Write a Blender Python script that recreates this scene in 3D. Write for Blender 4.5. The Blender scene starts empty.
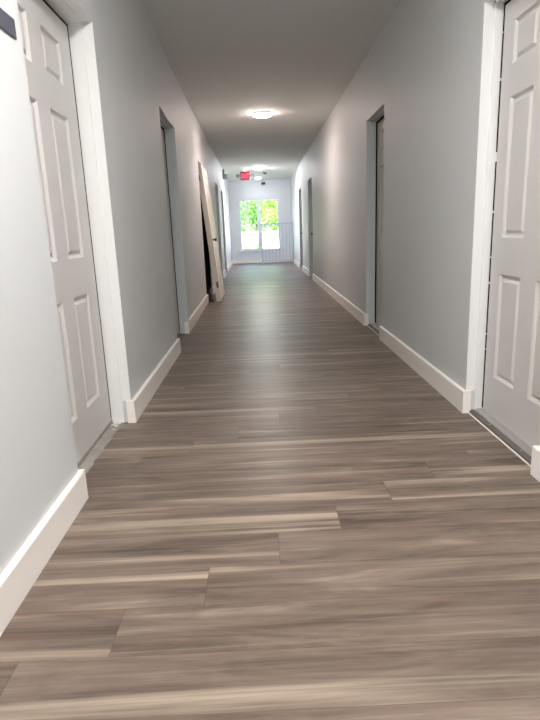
import bpy, bmesh, math, random
from mathutils import Vector, Matrix

C = bpy.context.scene.collection
S = 1.036                      # metres per unit (unit = height of the lens above the floor)

def W(x, y, z):                # unit coordinates (lens at 0,0,0, floor at z=-1) to metres
    return Vector((x * S, y * S, (z + 1.0) * S))

# ------------------------------------------------------------------ materials
def srgb(r, g, b):
    f = lambda c: (c / 255.0) / 12.92 if c / 255.0 <= 0.04045 else ((c / 255.0 + 0.055) / 1.055) ** 2.4
    return (f(r), f(g), f(b), 1.0)

def mat(name, col, rough=0.5, metal=0.0, bump=0.0, bscale=60.0, vary=0.0, vscale=3.0, spec=0.5):
    m = bpy.data.materials.new(name); m.use_nodes = True
    nt = m.node_tree; b = nt.nodes['Principled BSDF']
    b.inputs['Base Color'].default_value = col
    b.inputs['Roughness'].default_value = rough
    b.inputs['Metallic'].default_value = metal
    b.inputs['Specular IOR Level'].default_value = spec
    if bump or vary:
        tc = nt.nodes.new('ShaderNodeTexCoord')
    if bump:
        n = nt.nodes.new('ShaderNodeTexNoise'); n.inputs['Scale'].default_value = bscale; n.inputs['Detail'].default_value = 3
        bp = nt.nodes.new('ShaderNodeBump'); bp.inputs['Strength'].default_value = bump; bp.inputs['Distance'].default_value = 0.004
        nt.links.new(tc.outputs['Object'], n.inputs['Vector'])
        nt.links.new(n.outputs['Fac'], bp.inputs['Height']); nt.links.new(bp.outputs['Normal'], b.inputs['Normal'])
    if vary:
        n2 = nt.nodes.new('ShaderNodeTexNoise'); n2.inputs['Scale'].default_value = vscale; n2.inputs['Detail'].default_value = 4
        mx = nt.nodes.new('ShaderNodeMix'); mx.data_type = 'RGBA'
        mx.inputs['A'].default_value = tuple(c * (1 - vary) for c in col[:3]) + (1,)
        mx.inputs['B'].default_value = tuple(min(1, c * (1 + vary)) for c in col[:3]) + (1,)
        nt.links.new(tc.outputs['Object'], n2.inputs['Vector'])
        nt.links.new(n2.outputs['Fac'], mx.inputs['Factor']); nt.links.new(mx.outputs['Result'], b.inputs['Base Color'])
    return m

def emit(name, col, strength, base=(.8, .8, .8, 1)):
    m = bpy.data.materials.new(name); m.use_nodes = True
    b = m.node_tree.nodes['Principled BSDF']
    b.inputs['Base Color'].default_value = base
    b.inputs['Emission Color'].default_value = col
    if base[0] < .5: b.inputs['Roughness'].default_value = 0.9; b.inputs['Specular IOR Level'].default_value = 0.05
    b.inputs['Emission Strength'].default_value = strength
    return m

M = {}
M['wall'] = mat('pale_grey_wall_paint', srgb(206, 208, 208), 0.55, bump=0.10, bscale=120, vary=0.03, vscale=1.5)
M['end_wall'] = mat('pale_blue_grey_paint', srgb(224, 227, 233), 0.6, bump=0.08, bscale=120)
M['ceiling'] = mat('matte_ceiling_paint', srgb(228, 230, 227), 0.85, bump=0.12, bscale=90)
M['trim'] = mat('white_trim_paint', srgb(240, 235, 229), 0.4, bump=0.04, bscale=80)
M['frame'] = mat('white_frame_paint', srgb(232, 233, 231), 0.42, bump=0.05, bscale=60)
M['return'] = mat('grey_frame_paint', srgb(204, 211, 212), 0.45, bump=0.05, bscale=60)
M['door'] = mat('warm_grey_door_paint', srgb(204, 201, 198), 0.42, bump=0.05, bscale=150)
M['white_door'] = mat('off_white_door_paint', srgb(232, 226, 214), 0.45, bump=0.04, bscale=120)
M['dark_door'] = mat('dark_brown_door', srgb(78, 70, 66), 0.5)
M['room_shade'] = mat('shade_painted_plaster', srgb(38, 38, 38), 0.9, bump=0.1)  # near black: the darkness of the side room is put into the colour
M['concrete'] = mat('rough_concrete', srgb(150, 145, 138), 0.9, bump=0.8, bscale=45, vary=0.35, vscale=18)
M['aluminium'] = mat('mill_aluminium', srgb(196, 192, 188), 0.35, metal=0.75, bump=0.08, bscale=40)
M['lip'] = mat('dull_grey_metal', srgb(112, 106, 102), 0.55, metal=0.3)
M['dark_metal'] = mat('dark_bronze_metal', srgb(70, 64, 60), 0.4, metal=0.5)
M['rail'] = mat('grey_blue_painted_metal', srgb(190, 197, 218), 0.4)
M['plastic_white'] = mat('white_plastic', srgb(232, 232, 232), 0.4)
M['plastic_grey'] = mat('grey_plastic', srgb(110, 114, 116), 0.5)
M['plastic_dark'] = mat('charcoal_plastic', srgb(42, 42, 46), 0.35)
M['gap_shade'] = mat('black_gap_shade', srgb(20, 20, 21), 0.9, spec=0.1)  # black colour for the shade inside the door gaps
M['plaque'] = mat('slate_grey_plaque', srgb(80, 81, 91), 0.55, bump=0.15, bscale=200)
M['plaque_light'] = mat('plaque_lettering', srgb(176, 178, 184), 0.5)
M['vinyl'] = mat('white_vinyl', srgb(226, 230, 240), 0.35)
M['silver'] = mat('brushed_silver', srgb(190, 188, 184), 0.3, metal=0.9)
M['latch'] = mat('tarnished_brass', srgb(120, 100, 74), 0.4, metal=0.6)
M['exit_red'] = emit('red_lit_sign_face', srgb(214, 36, 66), 0.20, (.07, .004, .01, 1))
M['exit_letter'] = emit('pale_lit_letters', srgb(255, 150, 172), 0.30, (.16, .05, .07, 1))
M['exit_body'] = mat('red_sign_housing', srgb(120, 40, 52), 0.45)
M['lens'] = mat('lamp_lens', srgb(84, 90, 90), 0.6, spec=0.2)
M['lamp_grey'] = mat('dark_grey_plastic', srgb(74, 78, 80), 0.7, spec=0.2)
M['reveal_shade'] = mat('painted_reveal_shade', srgb(46, 42, 40), 0.8, bump=0.3, vary=0.2, vscale=8, spec=0.15)  # doorway shade painted as a dark colour
M['near_lamp'] = emit('ceiling_lamp_diffuser_near', (1.0, 0.96, 0.945, 1), 156.0)
M['mid_lamp'] = emit('ceiling_lamp_diffuser_mid', (1.0, 0.82, 0.755, 1), 86.0)
M['far_lamp'] = emit('ceiling_lamp_diffuser_far', (0.98, 0.97, 1.0, 1), 320.0)
M['wash_lamp'] = emit('ceiling_lamp_diffuser_end', (0.97, 0.97, 1.0, 1), 60.0)
M['grass'] = mat('mown_grass', srgb(120, 150, 60), 0.9, bump=0.8, bscale=200, vary=0.3, vscale=5)
M['paving'] = mat('pale_concrete_paving', srgb(214, 208, 198), 0.9, bump=0.3, bscale=30)
M['stucco'] = mat('white_stucco', srgb(240, 238, 234), 0.85, bump=0.4, bscale=60)
M['bark'] = mat('grey_brown_bark', srgb(110, 92, 74), 0.9, bump=0.8, bscale=30, vary=0.3, vscale=12)

def leaf_mat(name, c1, c2):
    m = bpy.data.materials.new(name); m.use_nodes = True
    nt = m.node_tree; b = nt.nodes['Principled BSDF']
    b.inputs['Roughness'].default_value = 0.8; b.inputs['Specular IOR Level'].default_value = 0.08
    g = nt.nodes.new('ShaderNodeNewGeometry')
    r = nt.nodes.new('ShaderNodeValToRGB')
    r.color_ramp.elements[0].color = c1; r.color_ramp.elements[1].color = c2
    nt.links.new(g.outputs['Random Per Island'], r.inputs['Fac'])
    nt.links.new(r.outputs['Color'], b.inputs['Base Color'])
    tr = nt.nodes.new('ShaderNodeBsdfTranslucent'); nt.links.new(r.outputs['Color'], tr.inputs['Color'])
    mx = nt.nodes.new('ShaderNodeMixShader'); mx.inputs['Fac'].default_value = 0.35
    out = nt.nodes['Material Output']
    nt.links.new(b.outputs['BSDF'], mx.inputs[1]); nt.links.new(tr.outputs['BSDF'], mx.inputs[2])
    nt.links.new(mx.outputs['Shader'], out.inputs['Surface'])
    return m
M['leaf_a'] = leaf_mat('mid_green_leaves', srgb(135, 180, 105), srgb(165, 205, 120))
M['leaf_b'] = leaf_mat('yellow_green_leaves', srgb(128, 178, 84), srgb(165, 202, 104))
M['leaf_c'] = leaf_mat('blue_green_leaves', srgb(130, 182, 118), srgb(158, 206, 138))

def glass():
    m = bpy.data.materials.new('clear_window_glass'); m.use_nodes = True
    nt = m.node_tree; nt.nodes.clear()
    o = nt.nodes.new('ShaderNodeOutputMaterial'); t = nt.nodes.new('ShaderNodeBsdfTransparent')
    t.inputs['Color'].default_value = (.95, .97, .97, 1)
    g = nt.nodes.new('ShaderNodeBsdfGlossy'); g.inputs['Roughness'].default_value = 0.02
    f = nt.nodes.new('ShaderNodeFresnel'); f.inputs['IOR'].default_value = 1.45
    x = nt.nodes.new('ShaderNodeMixShader')
    nt.links.new(f.outputs['Fac'], x.inputs['Fac']); nt.links.new(t.outputs['BSDF'], x.inputs[1]); nt.links.new(g.outputs['BSDF'], x.inputs[2])
    nt.links.new(x.outputs['Shader'], o.inputs['Surface'])
    return m
M['glass'] = glass()

# -------- vinyl plank floor: planks run across the corridor, joints step from row to row
ROW_Y0, ROW_W, JX0, JSTEP, PLANK_L = 1.302 * S, 0.1747 * S, -0.192 * S, 0.2175 * S, 1.475 * S
def floor_mat():
    m = bpy.data.materials.new('grey_brown_vinyl_planks'); m.use_nodes = True
    nt = m.node_tree; N = nt.nodes; L = nt.links; b = N['Principled BSDF']
    def math_(op, a, bb=None, c=None):
        n = N.new('ShaderNodeMath'); n.operation = op
        for i, v in enumerate((a, bb, c)):
            if v is None: continue
            if isinstance(v, (int, float)): n.inputs[i].default_value = v
            else: L.new(v, n.inputs[i])
        return n.outputs[0]
    tc = N.new('ShaderNodeTexCoord'); sp = N.new('ShaderNodeSeparateXYZ'); L.new(tc.outputs['Object'], sp.inputs[0])
    X, Y = sp.outputs[0], sp.outputs[1]
    ry = math_('DIVIDE', math_('SUBTRACT', Y, ROW_Y0), ROW_W)
    row = math_('FLOOR', ry)
    fy = math_('SUBTRACT', ry, row)
    px = math_('DIVIDE', math_('SUBTRACT', math_('SUBTRACT', X, JX0), math_('MULTIPLY', row, JSTEP)), PLANK_L)
    col = math_('FLOOR', px); fx = math_('SUBTRACT', px, col)
    idv = N.new('ShaderNodeCombineXYZ'); L.new(row, idv.inputs[0]); L.new(col, idv.inputs[1])
    wn = N.new('ShaderNodeTexWhiteNoise'); wn.noise_dimensions = '3D'; L.new(idv.outputs[0], wn.inputs['Vector'])
    rnd = wn.outputs['Value']
    sc = N.new('ShaderNodeSeparateColor'); L.new(wn.outputs['Color'], sc.inputs[0])
    # grain coordinates: stretched along X, shifted per plank, warped gently
    def grain(sx, sy, detail, dist, off):
        v = N.new('ShaderNodeCombineXYZ')
        L.new(math_('MULTIPLY', math_('ADD', X, math_('MULTIPLY', rnd, 17.0 + off)), sx), v.inputs[0])
        L.new(math_('MULTIPLY', math_('ADD', Y, math_('MULTIPLY', sc.outputs[1], 9.0 + off)), sy), v.inputs[1])
        n = N.new('ShaderNodeTexNoise'); n.inputs['Scale'].default_value = 1.0
        n.inputs['Detail'].default_value = detail; n.inputs['Distortion'].default_value = dist
        n.inputs['Roughness'].default_value = 0.6
        L.new(v.outputs[0], n.inputs['Vector']); return n.outputs['Fac']
    g1 = grain(0.8, 14.0, 6, 1.3, 0)      # broad figure
    g2 = grain(2.2, 110.0, 3, 0.9, 3)     # fine fibres
    g3 = grain(0.36, 12.0, 5, 0.7, 7)    # pale sapwood streaks
    g4 = grain(1.5, 7.5, 6, 1.8, 11)     # cloudy patches
    g5 = grain(0.7, 30.0, 2, 0.3, 5)      # reddish streaks
    ramp = N.new('ShaderNodeValToRGB'); cr = ramp.color_ramp
    cr.elements[0].position = 0.36; cr.elements[0].color = srgb(73, 63, 55)
    cr.elements[1].position = 0.68; cr.elements[1].color = srgb(148, 134, 120)
    e = cr.elements.new(0.46); e.color = srgb(100, 87, 77)
    e = cr.elements.new(0.56); e.color = srgb(118, 104, 93)
    t = math_('ADD', math_('MULTIPLY', g1, 0.50), math_('MULTIPLY', g4, 0.38))
    t = math_('ADD', t, math_('MULTIPLY', g2, 0.11))
    t = math_('ADD', t, math_('MULTIPLY', math_('SUBTRACT', sc.outputs[0], 0.5), 0.07))
    t = math_('ADD', t, 0.01)
    L.new(t, ramp.inputs['Fac'])
    def over(base, fac, colr):
        mx = N.new('ShaderNodeMix'); mx.data_type = 'RGBA'; L.new(fac, mx.inputs['Factor'])
        L.new(base, mx.inputs['A']); mx.inputs['B'].default_value = colr; return mx.outputs['Result']
    def ss(v, a, bb, k):
        mr = N.new('ShaderNodeMapRange'); mr.interpolation_type = 'SMOOTHSTEP'
        mr.inputs['From Min'].default_value = a; mr.inputs['From Max'].default_value = bb
        mr.inputs['To Min'].default_value = 0; mr.inputs['To Max'].default_value = k
        L.new(v, mr.inputs['Value']); return mr.outputs['Result']
    c = ramp.outputs['Color']
    c = over(c, ss(g5, 0.56, 0.74, 0.35), srgb(126, 94, 79))
    c = over(c, ss(g3, 0.52, 0.76, 0.85), srgb(180, 165, 146))
    c = over(c, math_('MULTIPLY', ss(g3, 0.42, 0.30, 1.0), 0.4), srgb(78, 65, 57))
    # joints
    ey = math_('MINIMUM', fy, math_('SUBTRACT', 1.0, fy)); ex = math_('MINIMUM', fx, math_('SUBTRACT', 1.0, fx))
    jy = math_('LESS_THAN', math_('MULTIPLY', ey, ROW_W), 0.0009); jx = math_('LESS_THAN', math_('MULTIPLY', ex, PLANK_L), 0.0011)
    j = math_('MAXIMUM', jy, jx)
    c = over(c, math_('MULTIPLY', j, 0.55), srgb(72, 60, 52))
    L.new(c, b.inputs['Base Color'])
    rr = N.new('ShaderNodeMapRange'); rr.inputs['To Min'].default_value = 0.34; rr.inputs['To Max'].default_value = 0.44
    L.new(g2, rr.inputs['Value']); L.new(rr.outputs['Result'], b.inputs['Roughness'])
    b.inputs['Specular IOR Level'].default_value = 0.32
    bp = N.new('ShaderNodeBump'); bp.inputs['Strength'].default_value = 0.12; bp.inputs['Distance'].default_value = 0.002
    L.new(math_('SUBTRACT', math_('MULTIPLY', g2, 0.6), j), bp.inputs['Height']); L.new(bp.outputs['Normal'], b.inputs['Normal'])
    return m
M['floor'] = floor_mat()

# ------------------------------------------------------------------ helpers
def quad(bm, pts):
    return bm.faces.new([bm.verts.new(p) for p in pts])

def hexa(bm, p):               # p: 8 points, bottom ring 0-3 then top ring 4-7
    v = [bm.verts.new(q) for q in p]
    for f in ((3, 2, 1, 0), (4, 5, 6, 7), (0, 1, 5, 4), (1, 2, 6, 5), (2, 3, 7, 6), (3, 0, 4, 7)):
        bm.faces.new([v[i] for i in f])
    return v

def box(bm, x0, x1, y0, y1, z0, z1):
    return hexa(bm, [W(x0, y0, z0), W(x1, y0, z0), W(x1, y1, z0), W(x0, y1, z0),
                     W(x0, y0, z1), W(x1, y0, z1), W(x1, y1, z1), W(x0, y1, z1)])

def lathe(bm, prof, seg=32, centre=(0, 0, 0), axis='Z', smooth=True):
    rings = []
    for r, z in prof:
        ring = []
        for k in range(seg):
            a = 2 * math.pi * k / seg
            p = Vector((r * math.cos(a), r * math.sin(a), z))
            if axis == 'Y': p = Vector((p.x, p.z, p.y))
            if axis == 'X': p = Vector((p.z, p.x, p.y))
            ring.append(bm.verts.new(p + Vector(centre)))
        rings.append(ring)
    for a, b in zip(rings, rings[1:]):
        for k in range(seg):
            f = bm.faces.new((a[k], a[(k + 1) % seg], b[(k + 1) % seg], b[k])); f.smooth = smooth
    bm.faces.new(rings[0][::-1]); bm.faces.new(rings[-1])

def obj(name, bm, m, parent=None, bevel=0.0, origin=None):
    bmesh.ops.recalc_face_normals(bm, faces=bm.faces[:])
    me = bpy.data.meshes.new(name)
    if origin is not None: bmesh.ops.translate(bm, verts=bm.verts[:], vec=-Vector(origin))
    bm.to_mesh(me); bm.free()
    o = bpy.data.objects.new(name, me); C.objects.link(o)
    if m: me.materials.append(m)
    if origin is not None: o.location = Vector(origin)
    if parent is not None:
        o.parent = parent
        if origin is None: o.location = -parent_world(parent)
    if bevel:
        md = o.modifiers.new('bevel', 'BEVEL'); md.width = bevel; md.segments = 2; md.limit_method = 'ANGLE'
    return o

def parent_world(p):
    v = Vector(p.location)
    while p.parent: p = p.parent; v += Vector(p.location)
    return v

def tag(o, label, cat, group=None, kind=None):
    o['label'] = label; o['category'] = cat
    if group: o['group'] = group
    if kind: o['kind'] = kind
    return o

def thing(name, loc, label, cat, group=None):
    o = bpy.data.objects.new(name, None); C.objects.link(o); o.location = loc; o.empty_display_size = 0.1
    return tag(o, label, cat, group)

# ------------------------------------------------------------------ layout (unit coordinates)
ZC = 1.56                      # ceiling
YB, YE = -3.2, 17.8            # wall behind the lens, end wall
TH = 0.24                      # wall thickness
HEAD = 0.985                   # door opening height

def xl(y):                     # left wall face: straight, then drifting outward down the corridor
    if y <= 4.7: return -0.734
    if y <= 5.5: return -0.734 - (y - 4.7) / 0.8 * 0.035
    return -0.772 - 0.0077 * (y - 5.5)
def xr(y):
    return 1.082

LEFT_OPEN = [(1.950, 2.850), (4.60, 5.52), (7.96, 8.96), (11.35, 12.15), (13.25, 14.05)]
RIGHT_OPEN = [(1.985, 2.775), (4.80, 5.55), (11.00, 11.80), (13.60, 14.45)]

def wall(name, fx, sgn, opens, label):
    bm = bmesh.new()
    def seg(y0, y1, z0, z1):
        cuts = [y0] + [c for c in (4.7, 5.5) if y0 < c < y1] + [y1]
        for a, b in zip(cuts, cuts[1:]):
            xa, xb = fx(a), fx(b); o = sgn * (1.085 + TH) if sgn > 0 else -(0.865 + TH)
            hexa(bm, [W(xa, a, z0), W(o, a, z0), W(o, b, z0), W(xb, b, z0), W(xa, a, z1), W(o, a, z1), W(o, b, z1), W(xb, b, z1)])
    y = YB
    for a, b in opens:
        seg(y, a, -1, ZC); seg(a, b, HEAD, ZC); y = b
    seg(y, YE, -1, ZC)
    return tag(obj(name, bm, M['wall']), label, 'wall', kind='structure')
wall('wall_left', xl, -1, LEFT_OPEN, 'long pale grey corridor wall on the left, with five doorways')
wall('wall_right', xr, 1, RIGHT_OPEN, 'long pale grey corridor wall on the right, with four doorways')

bm = bmesh.new(); box(bm, -1.3, 1.5, YB - 0.2, YE + 0.2, -1.12, -1.0)
tag(obj('floor', bm, M['floor']), 'grey brown wood look vinyl plank floor running across the corridor', 'floor', kind='structure')
bm = bmesh.new(); box(bm, -1.3, 1.5, YB - 0.2, YE + 0.2, ZC, ZC + 0.15)
tag(obj('ceiling', bm, M['ceiling']), 'plain off-white corridor ceiling', 'ceiling', kind='structure')
bm = bmesh.new(); box(bm, -1.2, 1.4, YB - 0.2, YB, -1.0, ZC)
tag(obj('wall_back', bm, M['wall']), 'plain wall closing the corridor behind the viewpoint', 'wall', kind='structure')

# end wall with the window opening
WX0, WX1, WZ0, WZ1 = -0.575, 0.70, -0.60, 0.985
bm = bmesh.new()
for a in ((-1.15, WX0, -1, ZC), (WX1, 1.35, -1, ZC), (WX0, WX1, -1, WZ0), (WX0, WX1, WZ1, ZC)):
    box(bm, a[0], a[1], YE, YE + 0.18, a[2], a[3])
tag(obj('wall_end', bm, M['end_wall']), 'pale blue grey wall closing the far end around the window', 'wall', kind='structure')

# ------------------------------------------------------------------ baseboards
BH, BT = 0.123, 0.020
def baseboard(name, fx, sgn, runs, label):
    bm = bmesh.new()
    def piece(a, b):
        xa, xb = fx(a), fx(b); t = BT * -sgn
        # profile: straight face with an eased top edge
        prof = [(0.0, -1.0), (1.0, -1.0), (1.0, -1.0 + BH - 0.005), (0.75, -1.0 + BH), (0.0, -1.0 + BH)]
        ra = [bm.verts.new(W(xa + t * k, a, z)) for k, z in prof]; rb = [bm.verts.new(W(xb + t * k, b, z)) for k, z in prof]
        n = len(prof)
        for i in range(n): bm.faces.new((ra[i], ra[(i + 1) % n], rb[(i + 1) % n], rb[i]))
        bm.faces.new(ra[::-1]); bm.faces.new(rb)
    for a, b, ca, cb in runs:
        cuts = [a] + [c for c in (4.7, 5.5) if a < c < b] + [b]
        for p, q in zip(cuts, cuts[1:]): piece(p, q)
        for y, flag, d in ((a, ca, 1), (b, cb, -1)):      # short return wrapped onto the door reveal
            if flag:
                x = fx(y); x0, x1 = sorted((x - sgn * BT, x + sgn * 0.024))
                ya, yb = sorted((y - d * 0.020, y - d * 0.0005))
                box(bm, x0, x1, ya, yb, -1.0, -1.0 + BH)
    return tag(obj(name, bm, M['trim']), label, 'baseboard', kind='structure')

def runs(opens):
    out = []; y = YB; f = 0
    for a, b in opens:
        out.append((y, a, f, 1)); y = b; f = 1
    out.append((y, YE - 0.02, f, 0)); return out
baseboard('baseboard_left', xl, -1, runs(LEFT_OPEN), 'tall white baseboard along the foot of the left wall')
baseboard('baseboard_right', xr, 1, runs(RIGHT_OPEN), 'tall white baseboard along the foot of the right wall')
bm = bmesh.new(); box(bm, -0.864, 1.083, YE - 0.02, YE - 0.0005, -1.0, -0.90)
tag(obj('baseboard_end', bm, M['trim']), 'white baseboard below the window on the end wall', 'baseboard', kind='structure')

# ------------------------------------------------------------------ six-panel door leaf
def leaf_bm(y0, y1, z0, z1, xf, sgn, th=0.043, cols=None, dz=0.0):
    """front face at x=xf looking towards -sgn; two columns of three raised panels"""
    bm = bmesh.new()
    if cols is None:
        w = y1 - y0; st = w * 0.15; ms = w * 0.165; pw = (w - 2 * st - ms) / 2
        cols = [(y0 + st, y0 + st + pw), (y1 - st - pw, y1 - st)]
    rows = [(-0.768 + dz, -0.244 + dz), (-0.072 + dz, 0.553 + dz), (0.684 + dz, 0.867 + dz)]
    us = sorted([y0, y1] + [u for c in cols for u in c]); vs = sorted([z0, z1] + [v for r in rows for v in r])
    P = lambda u, v, d: W(xf + sgn * d, u, v)
    for ua, ub in zip(us, us[1:]):
        for va, vb in zip(vs, vs[1:]):
            if (ua, ub) in cols and (va, vb) in rows:
                rings = []
                for ins, d in ((0, 0), (0.005, 0.003), (0.0055, 0.006), (0.014, 0.013), (0.022, 0.013), (0.027, 0.009), (0.036, 0.004)):
                    rings.append([P(ua + ins, va + ins, d), P(ub - ins, va + ins, d), P(ub - ins, vb - ins, d), P(ua + ins, vb - ins, d)])
                for a, b in zip(rings, rings[1:]):
                    for k in range(4): quad(bm, (a[k], a[(k + 1) % 4], b[(k + 1) % 4], b[k]))
                quad(bm, rings[-1])
            else:
                quad(bm, (P(ua, va, 0), P(ub, va, 0), P(ub, vb, 0), P(ua, vb, 0)))
    bmesh.ops.remove_doubles(bm, verts=bm.verts[:], dist=0.0002)
    # edges and back
    a = [P(y0, z0, 0), P(y1, z0, 0), P(y1, z1, 0), P(y0, z1, 0)]; b = [P(y0, z0, th), P(y1, z0, th), P(y1, z1, th), P(y0, z1, th)]
    for k in range(4): quad(bm, (a[k], a[(k + 1) % 4], b[(k + 1) % 4], b[k]))
    quad(bm, b)
    # normals by hand: front must look towards -sgn
    return bm

def closed_door(idx, side, opening, leafm, framem, label, thr=None, knob=None, gap=0.018, front=0.0, patchy=False, dz=0.0, cols=None, depth=0.10):
    a, b = opening; sgn = 1 if side == 'R' else -1
    fx = xr if side == 'R' else xl
    xw = fx((a + b) / 2); xf = xw + sgn * depth
    z0 = -0.975; z1 = HEAD - 0.012
    bm = leaf_bm(a + 0.014 + gap, b - 0.014 - gap, z0, z1 - gap, xf, sgn, cols=cols, dz=dz)
    root = obj('door_%d' % idx, bm, leafm, origin=W(xf, (a + b) / 2, -1))
    tag(root, label, 'door', kind='structure')
    # frame: inner jamb with stop behind the leaf, flush outer return
    bm = bmesh.new()
    def bx(x0, x1, *r):
        x0, x1 = sorted((x0, x1)); box(bm, x0, x1, *r)
    xo = xw + sgn * 0.048; xb = xf + sgn * 0.135
    e = 0.0006
    bx(xo, xb, b - 0.014, b - e, -0.999, HEAD - e); bx(xo, xb, a + e, a + 0.014, -0.999, HEAD - e)
    bx(xo, xb, a + e, b - e, HEAD - 0.012, HEAD - e)
    s0, s1 = xf + sgn * 0.047, xf + sgn * 0.135
    bx(s0, s1, b - 0.034, b - 0.014, -0.999, HEAD - 0.012); bx(s0, s1, a + 0.014, a + 0.034, -0.999, HEAD - 0.012)
    bx(s0, s1, a + 0.014, b - 0.014, HEAD - 0.036, HEAD - 0.012)
    obj('door_frame', bm, framem, root, bevel=0.0012)
    bm = bmesh.new()                                     # painted return between frame and wall face
    xs = xw + sgn * 0.0006; x9 = xo
    bx(xs, x9, b - 0.004, b - e, -1 + BH, HEAD - e); bx(xs, x9, a + e, a + 0.004, -1 + BH, HEAD - e)
    bx(xs, x9, a + e, b - e, HEAD - 0.004, HEAD - e)
    obj('casing', bm, framem, root, bevel=0.001)
    bm = bmesh.new()                                     # black strip standing in for the gap's shade, patchy where paint has bridged it
    rng = random.Random(idx); z = -0.97
    while z < z1 - 0.02:
        z2 = min(z1 - 0.004, z + rng.uniform(0.05, 0.33)) if patchy else z1 - 0.004
        bx(xf + sgn * (0.0012 - front), xf + sgn * 0.045, b - 0.0142 - gap * rng.uniform(0.22, 0.5), b - 0.0142, z, z2); z = z2 + rng.choice((0.006, 0.012, 0.045))
    bx(xf + sgn * (0.006 - front), xf + sgn * 0.045, a + 0.02, b - 0.02, z1 - gap + 0.0005, z1 - 0.0005)
    shade_strip = obj('gap_shade_strip', bm, M['gap_shade'], root); shade_strip['label'] = 'black strip standing in for the shade in the door gap'
    # sill
    bm = bmesh.new()
    if thr == 'metal':
        x0 = xw + sgn * 0.018
        bx(x0 + sgn * 0.0002, x0 + sgn * 0.0300, a + 0.002, b - 0.002, -0.9995, -0.986)
        lip = obj('threshold_lip', bm, M['lip'], root); lip['label'] = 'dark lip along the outer edge of the threshold'
        bm = bmesh.new()
        prof = [(0.0305, -0.9995), (0.0305, -0.985), (0.036, -0.979), (0.042, -0.976), (0.15, -0.976), (0.15, -0.9995)]
        ra = [bm.verts.new(W(x0 + sgn * p, a + 0.002, z)) for p, z in prof]; rb = [bm.verts.new(W(x0 + sgn * p, b - 0.002, z)) for p, z in prof]
        n = len(prof)
        for i in range(n): bm.faces.new((ra[i], ra[(i + 1) % n], rb[(i + 1) % n], rb[i]))
        bm.faces.new(ra[::-1]); bm.faces.new(rb)
        t = obj('threshold', bm, M['aluminium'], root); t['label'] = 'worn aluminium threshold'
        bm = bmesh.new(); bx(xw + sgn * 0.010, xw + sgn * 0.0175, a + 0.002, b - 0.002, -0.9995, -0.9955)
        s = obj('sealant_bead', bm, M['trim'], t); s['label'] = 'thin white sealant bead'
        bm = bmesh.new()
        for yy in (a + 0.22, b - 0.24):
            lathe(bm, [(0.0055, 0), (0.0055, 0.002), (0.003, 0.0028)], 10, W(x0 + sgn * 0.018, yy, -0.9858))
        obj('screw', bm, M['silver'], t)
    else:
        bx(xf - sgn * 0.002, xf + sgn * 0.14, a + 0.014, b - 0.014, -0.9995, -0.977)
        obj('threshold', bm, M['plastic_grey'] if thr != 'concrete' else M['concrete'], root)
    if knob:
        yk, zk = knob
        bm = bmesh.new(); c = W(xf, yk, zk)
        lathe(bm, [(0.032, 0.0), (0.032, -sgn * 0.006), (0.012, -sgn * 0.010), (0.012, -sgn * 0.035), (0.026, -sgn * 0.042), (0.030, -sgn * 0.055), (0.022, -sgn * 0.066), (0.004, -sgn * 0.068)], 20, c, 'X')
        obj('door_knob', bm, M['dark_metal'], root)
    return root

closed_door(1, 'L', LEFT_OPEN[0], M['door'], M['frame'], 'grey six-panel door nearest on the left, beside the dark plaque', thr='concrete',
            dz=-0.019, cols=[(2.105, 2.324), (2.460, 2.679)], depth=0.111)
closed_door(2, 'R', RIGHT_OPEN[0], M['door'], M['frame'], 'grey six-panel door nearest on the right, over a worn metal threshold', thr='metal',
            cols=[(2.068, 2.283), (2.420, 2.638)], gap=0.020, depth=0.085, dz=-0.004, patchy=True)
closed_door(3, 'L', LEFT_OPEN[1], M['door'], M['return'], 'second doorway along the left wall, deep grey reveal', knob=(4.75, -0.1), gap=0.02, front=0.006)
closed_door(4, 'R', RIGHT_OPEN[1], M['door'], M['return'], 'second grey panel door along the right wall', thr='metal', gap=0.02, front=0.012)
closed_door(5, 'L', LEFT_OPEN[3], M['door'], M['return'], 'grey doorway just beyond the leaning white door on the left', knob=(11.47, -0.1))
closed_door(6, 'L', LEFT_OPEN[4], M['dark_door'], M['return'], 'farthest doorway on the left, dark door near the end wall', knob=(13.37, -0.1))
closed_door(7, 'R', RIGHT_OPEN[2], M['door'], M['return'], 'third doorway along the right wall, grey reveal', knob=(11.68, -0.1))
closed_door(8, 'R', RIGHT_OPEN[3], M['dark_door'], M['return'], 'farthest doorway on the right, dark door near the railing', knob=(14.33, -0.1))

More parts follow.
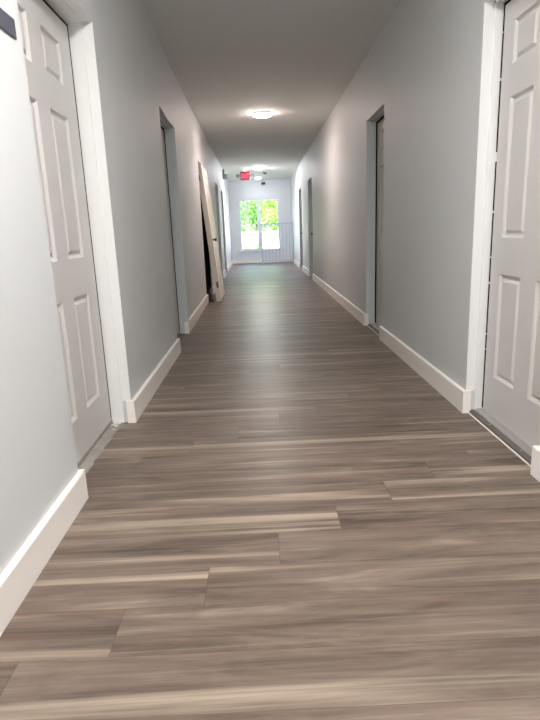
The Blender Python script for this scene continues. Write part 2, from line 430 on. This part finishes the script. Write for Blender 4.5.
# exposed rough strip of subfloor along the first left door
bm = bmesh.new()
random.seed(3)
n = 24
for i in range(n):
    ya = 1.952 + 0.896 * i / n; yb = 1.952 + 0.896 * (i + 1) / n
    def edge(y): return -0.790 + 0.004 * math.sin(y * 37) + 0.003 * math.sin(y * 91)
    hexa(bm, [W(-0.846, ya, -0.9995), W(edge(ya), ya, -0.9995), W(edge(yb), yb, -0.9995), W(-0.846, yb, -0.9995),
              W(-0.846, ya, -0.994), W(edge(ya), ya, -0.9965), W(edge(yb), yb, -0.9965), W(-0.846, yb, -0.994)])
tag(obj('trim_1', bm, M['concrete']), 'rough bare concrete strip at the foot of the near left door', 'sill strip', kind='structure')
chip_mat = mat('white_plaster_chips', srgb(214, 210, 204), 0.9, bump=0.4, bscale=150)
bm = bmesh.new()
for i in range(16):
    y = 2.838 - abs(random.gauss(0, 0.05)); x = -0.818 + random.uniform(-0.022, 0.020); r = random.uniform(0.004, 0.012)
    vs = bmesh.ops.create_icosphere(bm, subdivisions=1, radius=r, matrix=Matrix.Translation(W(x, y, -0.9955)))['verts']
    for v in vs:
        v.co.z = W(0, 0, -0.9950).z + (v.co.z - W(0, 0, -0.9955).z) * 0.35; v.co += Vector((random.uniform(-.2, .2) * r, random.uniform(-.3, .3) * r, 0))
tag(obj('plaster_crumbs', bm, chip_mat), 'white plaster crumbs on the bare strip by the near left door', 'debris', kind='stuff')

# room behind the third left doorway, its darkness put into the wall colour
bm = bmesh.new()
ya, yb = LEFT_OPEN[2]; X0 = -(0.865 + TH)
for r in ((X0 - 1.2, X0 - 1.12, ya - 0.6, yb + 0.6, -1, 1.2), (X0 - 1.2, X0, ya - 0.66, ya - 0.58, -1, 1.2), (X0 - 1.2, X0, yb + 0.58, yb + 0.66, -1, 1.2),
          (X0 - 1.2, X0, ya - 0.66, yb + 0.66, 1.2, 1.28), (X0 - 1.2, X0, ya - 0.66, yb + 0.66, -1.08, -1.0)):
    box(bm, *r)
tag(obj('wall_side_room', bm, M['room_shade']), 'room behind the third doorway on the left, its darkness painted on', 'wall', kind='structure')

bm = bmesh.new()                                         # added dark boards standing in for the shade inside that doorway
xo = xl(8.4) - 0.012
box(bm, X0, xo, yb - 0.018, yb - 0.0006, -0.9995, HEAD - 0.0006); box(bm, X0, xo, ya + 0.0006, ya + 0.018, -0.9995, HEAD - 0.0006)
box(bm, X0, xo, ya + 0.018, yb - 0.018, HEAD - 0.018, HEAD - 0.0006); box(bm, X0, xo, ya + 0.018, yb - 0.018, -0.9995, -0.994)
tag(obj('trim_2', bm, M['reveal_shade']), 'added dark boards for the shade in the third left doorway behind the leaning white door', 'doorway shade', kind='structure')

# ------------------------------------------------------------------ leaning white door unit (loose in the third left opening)
def lean():
    # bottom pushed out into the corridor, top still inside the opening
    ph = math.radians(5.1)
    y0, y1 = 8.03, 8.93
    base = W(-0.634, y0, -1)
    root = thing('leaning_door', base, 'loose white door in its frame, leaning out of the third left doorway', 'door')
    c, s = math.cos(ph), math.sin(ph)
    H = 1.955
    def T(d, u, h):             # d across thickness (+ = into corridor), u along corridor, h up the slab
        return Vector((d * c - h * s, u, h * c + d * s)) * S
    def bxl(bm, d0, d1, u0, u1, h0, h1):
        hexa(bm, [T(d0, u0, h0), T(d1, u0, h0), T(d1, u1, h0), T(d0, u1, h0), T(d0, u0, h1), T(d1, u0, h1), T(d1, u1, h1), T(d0, u1, h1)])
    off = 0.006                 # lift so that the lowest edge rests on the floor
    def add(name, bm, m, parent, bevel=0.0015):
        o = obj(name, bm, m, parent, bevel=bevel, origin=(0, 0, 0)); o.location = (0, 0, off * S if parent is root else 0); return o
    w = y1 - y0
    bm = bmesh.new()            # frame: two legs and head, jamb depth 0.112
    bxl(bm, -0.024, 0.048, 0, 0.020, 0, H); bxl(bm, -0.024, 0.048, w - 0.020, w, 0, H); bxl(bm, -0.024, 0.048, 0.020, w - 0.020, H - 0.02, H)
    bxl(bm, -0.008, 0.003, 0.020, 0.032, 0, H - 0.02); bxl(bm, -0.008, 0.003, w - 0.032, w - 0.020, 0, H - 0.02); 
    add('door_frame', bm, M['white_door'], root)
    # slab with six panels on its corridor face
    bm = bmesh.new()
    u0, u1, h0, h1 = 0.023, w - 0.023, 0.012, H - 0.023
    ww = u1 - u0; st = ww * .15; ms = ww * .165; pw = (ww - 2 * st - ms) / 2
    cols = [(u0 + st, u0 + st + pw), (u1 - st - pw, u1 - st)]; rows = [(0.23, 0.75), (0.92, 1.54), (1.66, 1.84)]
    us = sorted([u0, u1] + [q for k in cols for q in k]); vs = sorted([h0, h1] + [q for k in rows for q in k])
    for ua, ub in zip(us, us[1:]):
        for va, vb in zip(vs, vs[1:]):
            if (ua, ub) in cols and (va, vb) in rows:
                rg = [[T(0.047 - d, ua + i, va + i), T(0.047 - d, ub - i, va + i), T(0.047 - d, ub - i, vb - i), T(0.047 - d, ua + i, vb - i)]
                      for i, d in ((0, 0), (0.013, 0.010), (0.024, 0.011), (0.045, 0.003))]
                for a, b in zip(rg, rg[1:]):
                    for k in range(4): quad(bm, (a[k], a[(k + 1) % 4], b[(k + 1) % 4], b[k]))
                quad(bm, rg[-1])
            else:
                quad(bm, (T(0.047, ua, va), T(0.047, ub, va), T(0.047, ub, vb), T(0.047, ua, vb)))
    bmesh.ops.remove_doubles(bm, verts=bm.verts[:], dist=0.0002)
    A = [T(0.047, u0, h0), T(0.047, u1, h0), T(0.047, u1, h1), T(0.047, u0, h1)]; B = [T(0.004, u0, h0), T(0.004, u1, h0), T(0.004, u1, h1), T(0.004, u0, h1)]
    for k in range(4): quad(bm, (A[k], A[(k + 1) % 4], B[(k + 1) % 4], B[k]))
    quad(bm, B)
    add('door_slab', bm, M['white_door'], root, 0)
    bm = bmesh.new(); lathe(bm, [(0.028, 0.0), (0.028, 0.006), (0.011, 0.010), (0.011, 0.03), (0.024, 0.036), (0.027, 0.048), (0.018, 0.058), (0.003, 0.06)], 18, T(0.047, u0 + 0.075, 0.895), 'X')
    k = add('door_knob', bm, M['dark_metal'], root, 0); k['label'] = 'small dark door knob'
    bm = bmesh.new(); bxl(bm, 0.010, 0.040, -0.004, 0.001, 0.20, 0.29)
    h = add('hinge_plate', bm, M['latch'], root, 0); h['label'] = 'tarnished brass plate near the bottom'
    bm = bmesh.new(); bxl(bm, -0.022, 0.004, -0.003, 0.001, 1.72, 1.80)
    add('hinge_plate', bm, M['latch'], root, 0)
    bm = bmesh.new(); bxl(bm, -0.022, 0.004, -0.004, 0.001, 0.16, 0.42)
    add('shipping_strip', bm, M['trim'], root, 0)
lean()

# dark block standing at the near foot of the leaning door
bm = bmesh.new(); box(bm, -0.770, -0.695, 8.0, 8.024, -1.0, -0.955); box(bm, -0.770, -0.735, 8.0, 8.024, -0.956, -0.82)
tag(obj('foot_block', bm, M['dark_metal']), 'dark block on the floor at the foot of the leaning white door', 'floor_block')

# ------------------------------------------------------------------ ceiling lights
def ceiling_light(x, y, m, label, r=0.145, group='flush round ceiling lights'):
    root = thing('ceiling_light', W(x, y, ZC), label, 'ceiling light', group)
    o = Vector((0, 0, 0)); c = parent_world(root)
    bm = bmesh.new(); lathe(bm, [(r * 1.03, -0.0005), (r * 1.03, -0.020), (r * 1.0, -0.024)], 40, c); obj('lamp_base', bm, M['plastic_white'], root)
    bm = bmesh.new(); prof = [(r * 1.0, -0.0245)] + [(r * math.cos(t), -0.0245 - 0.030 * math.sin(t)) for t in [math.radians(a) for a in (12, 25, 40, 55, 70, 83)]]
    lathe(bm, prof, 40, c); obj('diffuser', bm, m, root)
    return root
ceiling_light(0.12, 1.12, M['near_lamp'], 'round ceiling light above the viewpoint, out of frame')
ceiling_light(0.125, 7.95, M['mid_lamp'], 'bright round ceiling light halfway along the corridor, largest in view', r=0.132)
ceiling_light(0.07, 14.5, M['far_lamp'], 'round ceiling light just above and right of the exit sign', r=0.10)
ceiling_light(0.06, 17.05, M['wash_lamp'], 'round ceiling light hard against the end wall', r=0.085)
ceiling_light(0.12, -2.4, M['near_lamp'], 'added round ceiling light behind the viewpoint, out of frame')  # unseen lamp, added to brighten the near end of the corridor

# smoke detector
root = thing('smoke_detector', W(0.262, 15.7, ZC), 'small round smoke detector on the ceiling near the end wall', 'smoke detector')
c = parent_world(root)
bm = bmesh.new(); lathe(bm, [(0.062, -0.0005), (0.062, -0.012), (0.055, -0.018)], 28, c); obj('mounting_plate', bm, M['plastic_grey'], root)
bm = bmesh.new(); lathe(bm, [(0.052, -0.0185), (0.050, -0.034), (0.030, -0.048), (0.006, -0.050)], 28, c); obj('sensor_cap', bm, M['plastic_grey'], root)

# ------------------------------------------------------------------ exit sign with two lamp heads, hung from the ceiling
def exit_sign():
    y = 15.0; x0, x1, z0, z1 = -0.405, -0.152, 1.318, 1.530; xm = (x0 + x1) / 2
    root = thing('exit_sign', W(xm, y, z0), 'red lit EXIT sign with side lamps hanging from the ceiling', 'exit sign')
    bm = bmesh.new(); box(bm, x0, x1, y, y + 0.05, z0, z1); obj('housing', bm, M['exit_body'], root, bevel=0.006)
    bm = bmesh.new(); box(bm, x0 + 0.014, x1 - 0.014, y - 0.004, y - 0.0003, z0 + 0.014, z1 - 0.014); face = obj('sign_face', bm, M['exit_red'], root, bevel=0.001)
    bm = bmesh.new(); box(bm, xm - 0.04, xm + 0.04, y + 0.005, y + 0.045, z1 + 0.0003, ZC - 0.0003); obj('ceiling_mount', bm, M['plastic_white'], root)
    cu = bpy.data.curves.new('tmp_text', 'FONT'); cu.body = 'EXIT'; cu.size = 0.13; cu.align_x = 'CENTER'; cu.align_y = 'CENTER'; cu.extrude = 0.0015; cu.offset = 0.002
    to = bpy.data.objects.new('tmp_text', cu); C.objects.link(to)
    bpy.context.view_layer.update()
    me = bpy.data.meshes.new_from_object(to.evaluated_get(bpy.context.evaluated_depsgraph_get())); me.name = 'exit_lettering'
    bpy.data.objects.remove(to); bpy.data.curves.remove(cu)
    ws = [v.co.x for v in me.vertices]; k = (x1 - x0 - 0.05) * S / (max(ws) - min(ws))
    hs = [v.co.y for v in me.vertices]; kh = 0.115 * S / (max(hs) - min(hs))
    cen = W(xm, y - 0.0058, (z0 + z1) / 2)
    cx_, cy_ = (max(ws) + min(ws)) / 2, (max(hs) + min(hs)) / 2
    for v in me.vertices:
        v.co = cen + Vector(((v.co.x - cx_) * k, -v.co.z, (v.co.y - cy_) * kh))
    me.materials.clear(); me.materials.append(M['exit_letter'])
    lo = bpy.data.objects.new('lettering', me); C.objects.link(lo); lo.parent = face; lo.location = -parent_world(face)
    lo['label'] = 'pale letters reading EXIT'
    for sx in (-1, 1):
        xe = x0 if sx < 0 else x1
        bm = bmesh.new(); a, b = sorted((xe + sx * 0.0005, xe + sx * 0.03)); box(bm, a, b, y + 0.015, y + 0.035, 1.415, 1.445)
        lathe(bm, [(0.030, 0.06), (0.045, 0.03), (0.047, -0.028)], 20, W(xe + sx * 0.068, y + 0.01, 1.43), 'Y')
        lh = obj('lamp_head', bm, M['lamp_grey'], root)
        bm = bmesh.new(); lathe(bm, [(0.040, -0.0285), (0.034, -0.036), (0.010, -0.040)], 20, W(xe + sx * 0.068, y + 0.01, 1.43), 'Y'); obj('lens', bm, M['lens'], lh)
exit_sign()

# emergency light on the left wall near the end
y = 14.5; xw = xl(y)
root = thing('emergency_light', W(xw, y, 1.31), 'grey emergency light box high on the left wall near the exit sign', 'emergency light')
bm = bmesh.new(); box(bm, xw + 0.001, xw + 0.115, y - 0.11, y + 0.11, 1.315, 1.43); obj('housing', bm, M['plastic_grey'], root, bevel=0.006)
bm = bmesh.new(); box(bm, xw + 0.001, xw + 0.05, y - 0.03, y + 0.03, 1.431, ZC - 0.0005); obj('conduit', bm, M['plastic_grey'], root, bevel=0.004)
bm = bmesh.new(); lathe(bm, [(0.03, 0.04), (0.042, 0.02), (0.044, -0.02), (0.02, -0.028)], 18, W(xw + 0.06, y - 0.14, 1.37), 'Y'); obj('lamp_head', bm, M['plastic_grey'], root)

# security camera above the window
root = thing('security_camera', W(0.22, YE, 1.43), 'small dark camera fixed to the end wall above the window', 'security camera')
c = W(0.20, YE, 1.43)
bm = bmesh.new(); lathe(bm, [(0.055, -0.0005), (0.055, -0.018), (0.02, -0.03), (0.02, -0.06)], 24, c, 'Y'); obj('wall_mount', bm, M['plastic_white'], root)
bm = bmesh.new(); box(bm, 0.17, 0.29, YE - 0.17, YE - 0.052, 1.40, 1.47); bd = obj('camera_body', bm, M['plastic_dark'], root, bevel=0.012)
bm = bmesh.new(); lathe(bm, [(0.026, -0.0005), (0.026, -0.012), (0.016, -0.016)], 18, W(0.23, YE - 0.17, 1.435), 'Y'); obj('lens', bm, M['plastic_dark'], bd)

# room plaques
root = tag(obj('wall_plaque', (lambda bm: (box(bm, -0.7338, -0.728, 1.775, 1.898, 0.610, 0.668), bm)[1])(bmesh.new()), M['plaque'], bevel=0.003, origin=W(-0.7338, 1.84, 0.612)),
           'dark slate plaque on the left wall beside the nearest door', 'wall plaque', 'room plaques')
tag(obj('wall_plaque', (lambda bm: (box(bm, 1.069, 1.0815, 13.32, 13.44, 0.70, 0.78), bm)[1])(bmesh.new()), M['plastic_white'], bevel=0.003, origin=W(1.0815, 13.38, 0.70)),
    'tiny white plaque on the right wall beside the farthest doorway', 'wall plaque', 'room plaques')

# ------------------------------------------------------------------ stair railing in front of the end wall
def railing():
    y = 17.0; x0, x1 = 0.11, 1.072; zt, zb = 0.185, -0.90
    root = thing('stair_railing', W(x0, y, -1), 'pale grey metal railing guarding the right side below the end window', 'railing')
    bm = bmesh.new(); box(bm, x0 - 0.018, x0 + 0.018, y - 0.018, y + 0.018, -1.0, zt); obj('post', bm, M['rail'], root, bevel=0.003)
    bm = bmesh.new(); box(bm, x1 - 0.02, x1 + 0.008, y - 0.018, y + 0.018, -1.0, zt); obj('post', bm, M['rail'], root, bevel=0.003)
    bm = bmesh.new(); box(bm, x0 - 0.03, x1 + 0.008, y - 0.024, y + 0.024, zt + 0.0003, zt + 0.032); obj('top_rail', bm, M['rail'], root, bevel=0.006)
    bm = bmesh.new(); box(bm, x0 + 0.0185, x1 - 0.0205, y - 0.014, y + 0.014, zb - 0.014, zb + 0.014); obj('bottom_rail', bm, M['rail'], root, bevel=0.003)
    n = 8
    for i in range(n):
        xx = x0 + (x1 - x0) * (i + 1) / (n + 1)
        bm = bmesh.new(); box(bm, xx - 0.009, xx + 0.009, y - 0.009, y + 0.009, zb + 0.0145, zt - 0.0003); obj('baluster', bm, M['rail'], root)
railing()

# ------------------------------------------------------------------ window
def window():
    yf, yb = YE + 0.02, YE + 0.085
    bm = bmesh.new(); t = 0.045
    box(bm, WX0 + .001, WX0 + t, yf, yb, WZ0 + .001, WZ1 - .001); box(bm, WX1 - t, WX1 - .001, yf, yb, WZ0 + .001, WZ1 - .001)
    box(bm, WX0 + t, WX1 - t, yf, yb, WZ1 - t, WZ1 - .001); box(bm, WX0 + t, WX1 - t, yf, yb, WZ0 + .001, WZ0 + t)
    root = obj('window_1', bm, M['vinyl'], origin=W((WX0 + WX1) / 2, YE, WZ0), bevel=0.002)
    tag(root, 'tall two-pane window in the end wall looking onto green trees', 'window', kind='structure')
    xm = 0.047
    bm = bmesh.new(); box(bm, xm - 0.055, xm + 0.055, yf - 0.004, yb - 0.005, WZ0 + t, WZ1 - t); obj('mullion', bm, M['vinyl'], root, bevel=0.002)
    for a, b in ((WX0 + t, xm - 0.055), (xm + 0.055, WX1 - t)):
        bm = bmesh.new(); box(bm, a, b, yf + 0.028, yf + 0.032, WZ0 + t, WZ1 - t); obj('pane', bm, M['glass'], root)
        bm = bmesh.new(); box(bm, a, b, yf + 0.014, yf + 0.0275, 0.155, 0.185) if a > 0 else box(bm, a, b, yf + 0.014, yf + 0.0275, WZ0 + t, WZ0 + t + 0.02); obj('glazing_bar', bm, M['vinyl'], root)
    bm = bmesh.new(); box(bm, WX0 - 0.05, WX1 + 0.05, YE - 0.05, YE - 0.0005, WZ0 - 0.03, WZ0 - 0.0005); obj('sill', bm, M['vinyl'], root, bevel=0.004)
window()

# ------------------------------------------------------------------ outside the window
bm = bmesh.new(); box(bm, -30, 30, YE + 0.6, 75, -1.3, -1.1)
tag(obj('ground', bm, M['grass']), 'grass lawn outside the end window', 'lawn', kind='structure')
bm = bmesh.new(); box(bm, -30, 30, YE + 3.2, YE + 7.0, -1.0995, -1.085)
tag(obj('paved_path', bm, M['paving']), 'pale paved path across the lawn outside', 'path', kind='structure')
bm = bmesh.new(); box(bm, -10, 10, 26.0, 26.3, -1.0985, -0.10); box(bm, -10.0, 10.0, 25.95, 26.35, -0.0995, -0.03)
tag(obj('garden_wall', bm, M['stucco']), 'low white garden wall outside, in front of the trees', 'wall')

def leaves(bm, c, r, n, size, rng):
    for _ in range(n):
        while True:
            d = Vector((rng.uniform(-1, 1), rng.uniform(-1, 1), rng.uniform(-1, 1)))
            if 0.25 < d.length < 1: break
        p = c + Vector((d.x * r[0], d.y * r[1], d.z * r[2]))
        q = Matrix.Rotation(rng.uniform(0, 6.28), 3, 'Z') @ Matrix.Rotation(rng.uniform(-1.2, 1.2), 3, 'X')
        s = size * rng.uniform(0.7, 1.3)
        pts = [Vector((0, -s, 0)), Vector((s * .5, -s * .1, s * .12)), Vector((0, s, 0)), Vector((-s * .5, -s * .1, s * .12))]
        bm.faces.new([bm.verts.new(p + q @ v) for v in pts])

def tree(x, y, h, crown_r, lm, label, seed):
    rng = random.Random(seed)
    base = Vector((x, y, W(0, 0, -1.1).z))
    root = thing('tree', base, label, 'tree', 'trees outside the end window')
    bm = bmesh.new()
    lathe(bm, [(0.15, 0), (0.11, 0.4), (0.085, h * .45), (0.04, h * .75)], 10, base)
    for k in range(5):
        a = k * 1.3 + seed; p0 = base + Vector((0, 0, h * (.32 + .07 * k))); p1 = p0 + Vector((math.cos(a) * crown_r * .6, math.sin(a) * crown_r * .6, h * .16))
        dirv = (p1 - p0).normalized(); u = dirv.orthogonal().normalized(); v = dirv.cross(u)
        r0 = [bm.verts.new(p0 + (u * math.cos(t) + v * math.sin(t)) * .045) for t in (0, 1.57, 3.14, 4.71)]
        r1 = [bm.verts.new(p1 + (u * math.cos(t) + v * math.sin(t)) * .015) for t in (0, 1.57, 3.14, 4.71)]
        for i in range(4): bm.faces.new((r0[i], r0[(i + 1) % 4], r1[(i + 1) % 4], r1[i]))
    obj('trunk', bm, M['bark'], root)
    bm = bmesh.new()
    for k in range(12):
        a = rng.uniform(0, 6.28); rr = crown_r * rng.uniform(0.1, .65)
        c = base + Vector((math.cos(a) * rr, math.sin(a) * rr, h * rng.uniform(.30, .90)))
        leaves(bm, c, (crown_r * .55, crown_r * .55, h * .18), 520, 0.10, rng)
    obj('crown', bm, lm, root)
tree(-0.78, 28.5, 4.6, 0.6, M['leaf_c'], 'blue green tree on the left beyond the garden wall', 1)
tree(0.86, 28.5, 4.9, 0.62, M['leaf_b'], 'yellow green tree at centre right beyond the garden wall', 2)
tree(0.0, 31.0, 5.2, 0.9, M['leaf_a'], 'tallest mid green tree in the middle, behind the others', 3)
tree(2.55, 31.0, 4.7, 0.9, M['leaf_a'], 'mid green tree at the right beyond the garden wall', 4)
tree(-2.55, 31.0, 4.8, 0.9, M['leaf_b'], 'yellow green tree at far left beyond the garden wall', 5)
tree(1.75, 34.6, 5.6, 1.3, M['leaf_c'], 'blue green tree farthest back on the right', 6)
tree(-1.75, 34.6, 5.6, 1.3, M['leaf_b'], 'yellow green tree farthest back on the left', 7)

def shrub(x, y, r, h, lm, label, seed):
    rng = random.Random(seed); base = Vector((x, y, W(0, 0, -1.1).z))
    root = thing('shrub', base, label, 'shrub', 'shrubs in front of the garden wall')
    bm = bmesh.new(); lathe(bm, [(0.03, 0), (0.022, h * .4), (0.012, h * .7)], 8, base); obj('stem', bm, M['bark'], root)
    bm = bmesh.new(); leaves(bm, base + Vector((0, 0, h * .55)), (r, r, h * .45), 500, 0.05, rng); obj('foliage', bm, lm, root)
shrub(-0.60, 26.2, 0.33, 0.95, M['leaf_b'], 'low yellow green shrub left of the window mullion outside', 11)
shrub(-0.03, 26.2, 0.20, 0.55, M['leaf_b'], 'smallest shrub outside, close to the window mullion', 12)
shrub(-1.62, 26.2, 0.40, 0.90, M['leaf_a'], 'mid green shrub at the left edge of the window outside', 13)

# ------------------------------------------------------------------ daylight
w = bpy.data.worlds.new('World'); bpy.context.scene.world = w; w.use_nodes = True
nt = w.node_tree; bg = nt.nodes['Background']
sky = nt.nodes.new('ShaderNodeTexSky'); sky.sky_type = 'NISHITA'
sky.sun_disc = False; sky.sun_elevation = math.radians(52); sky.sun_rotation = math.radians(160); sky.air_density = 1.0; sky.dust_density = 2.5
nt.links.new(sky.outputs['Color'], bg.inputs['Color']); bg.inputs['Strength'].default_value = 1.2
sd = bpy.data.lights.new('sun', 'SUN'); sd.energy = 8.5; sd.angle = math.radians(0.6); sd.color = (1, .98, .95)
so = bpy.data.objects.new('sun', sd); C.objects.link(so)
so.rotation_euler = (math.radians(42), 0, math.radians(-20))     # high sun behind the building, lighting the trees from the front

# ------------------------------------------------------------------ camera
F, CX, CY = 541.0, 270.0, 360.0
VX, VY, ROLL = 258.0, 231.0, math.radians(2.4)
fw = Vector(((VX - CX) / F, (VY - CY) / F, 1)).normalized()
dn = Vector((math.sin(ROLL), math.cos(ROLL), 0)); dn = (dn - fw * dn.dot(fw)).normalized()
rt = dn.cross(fw)
col = lambda i: Vector((rt[i], fw[i], -dn[i]))
cx_, cy_, cz_ = col(0), -col(1), -col(2)
cam = bpy.data.cameras.new('camera'); cam.sensor_width = 36.0; cam.sensor_fit = 'AUTO'; cam.lens = 36.0 * F / 720.0
cam.clip_start = 0.02; cam.clip_end = 300
co = bpy.data.objects.new('camera', cam); C.objects.link(co)
m4 = Matrix((cx_, cy_, cz_)).transposed().to_4x4(); m4.translation = W(0, 0, 0)
co.matrix_world = m4
sc = bpy.context.scene
sc.camera = co
sc.view_settings.view_transform = 'Standard'; sc.view_settings.look = 'None'
sc.view_settings.exposure = 1.1; sc.view_settings.gamma = 1.0; sc.view_settings.use_curve_mapping = False
sc.cycles.max_bounces = 12; sc.cycles.diffuse_bounces = 6
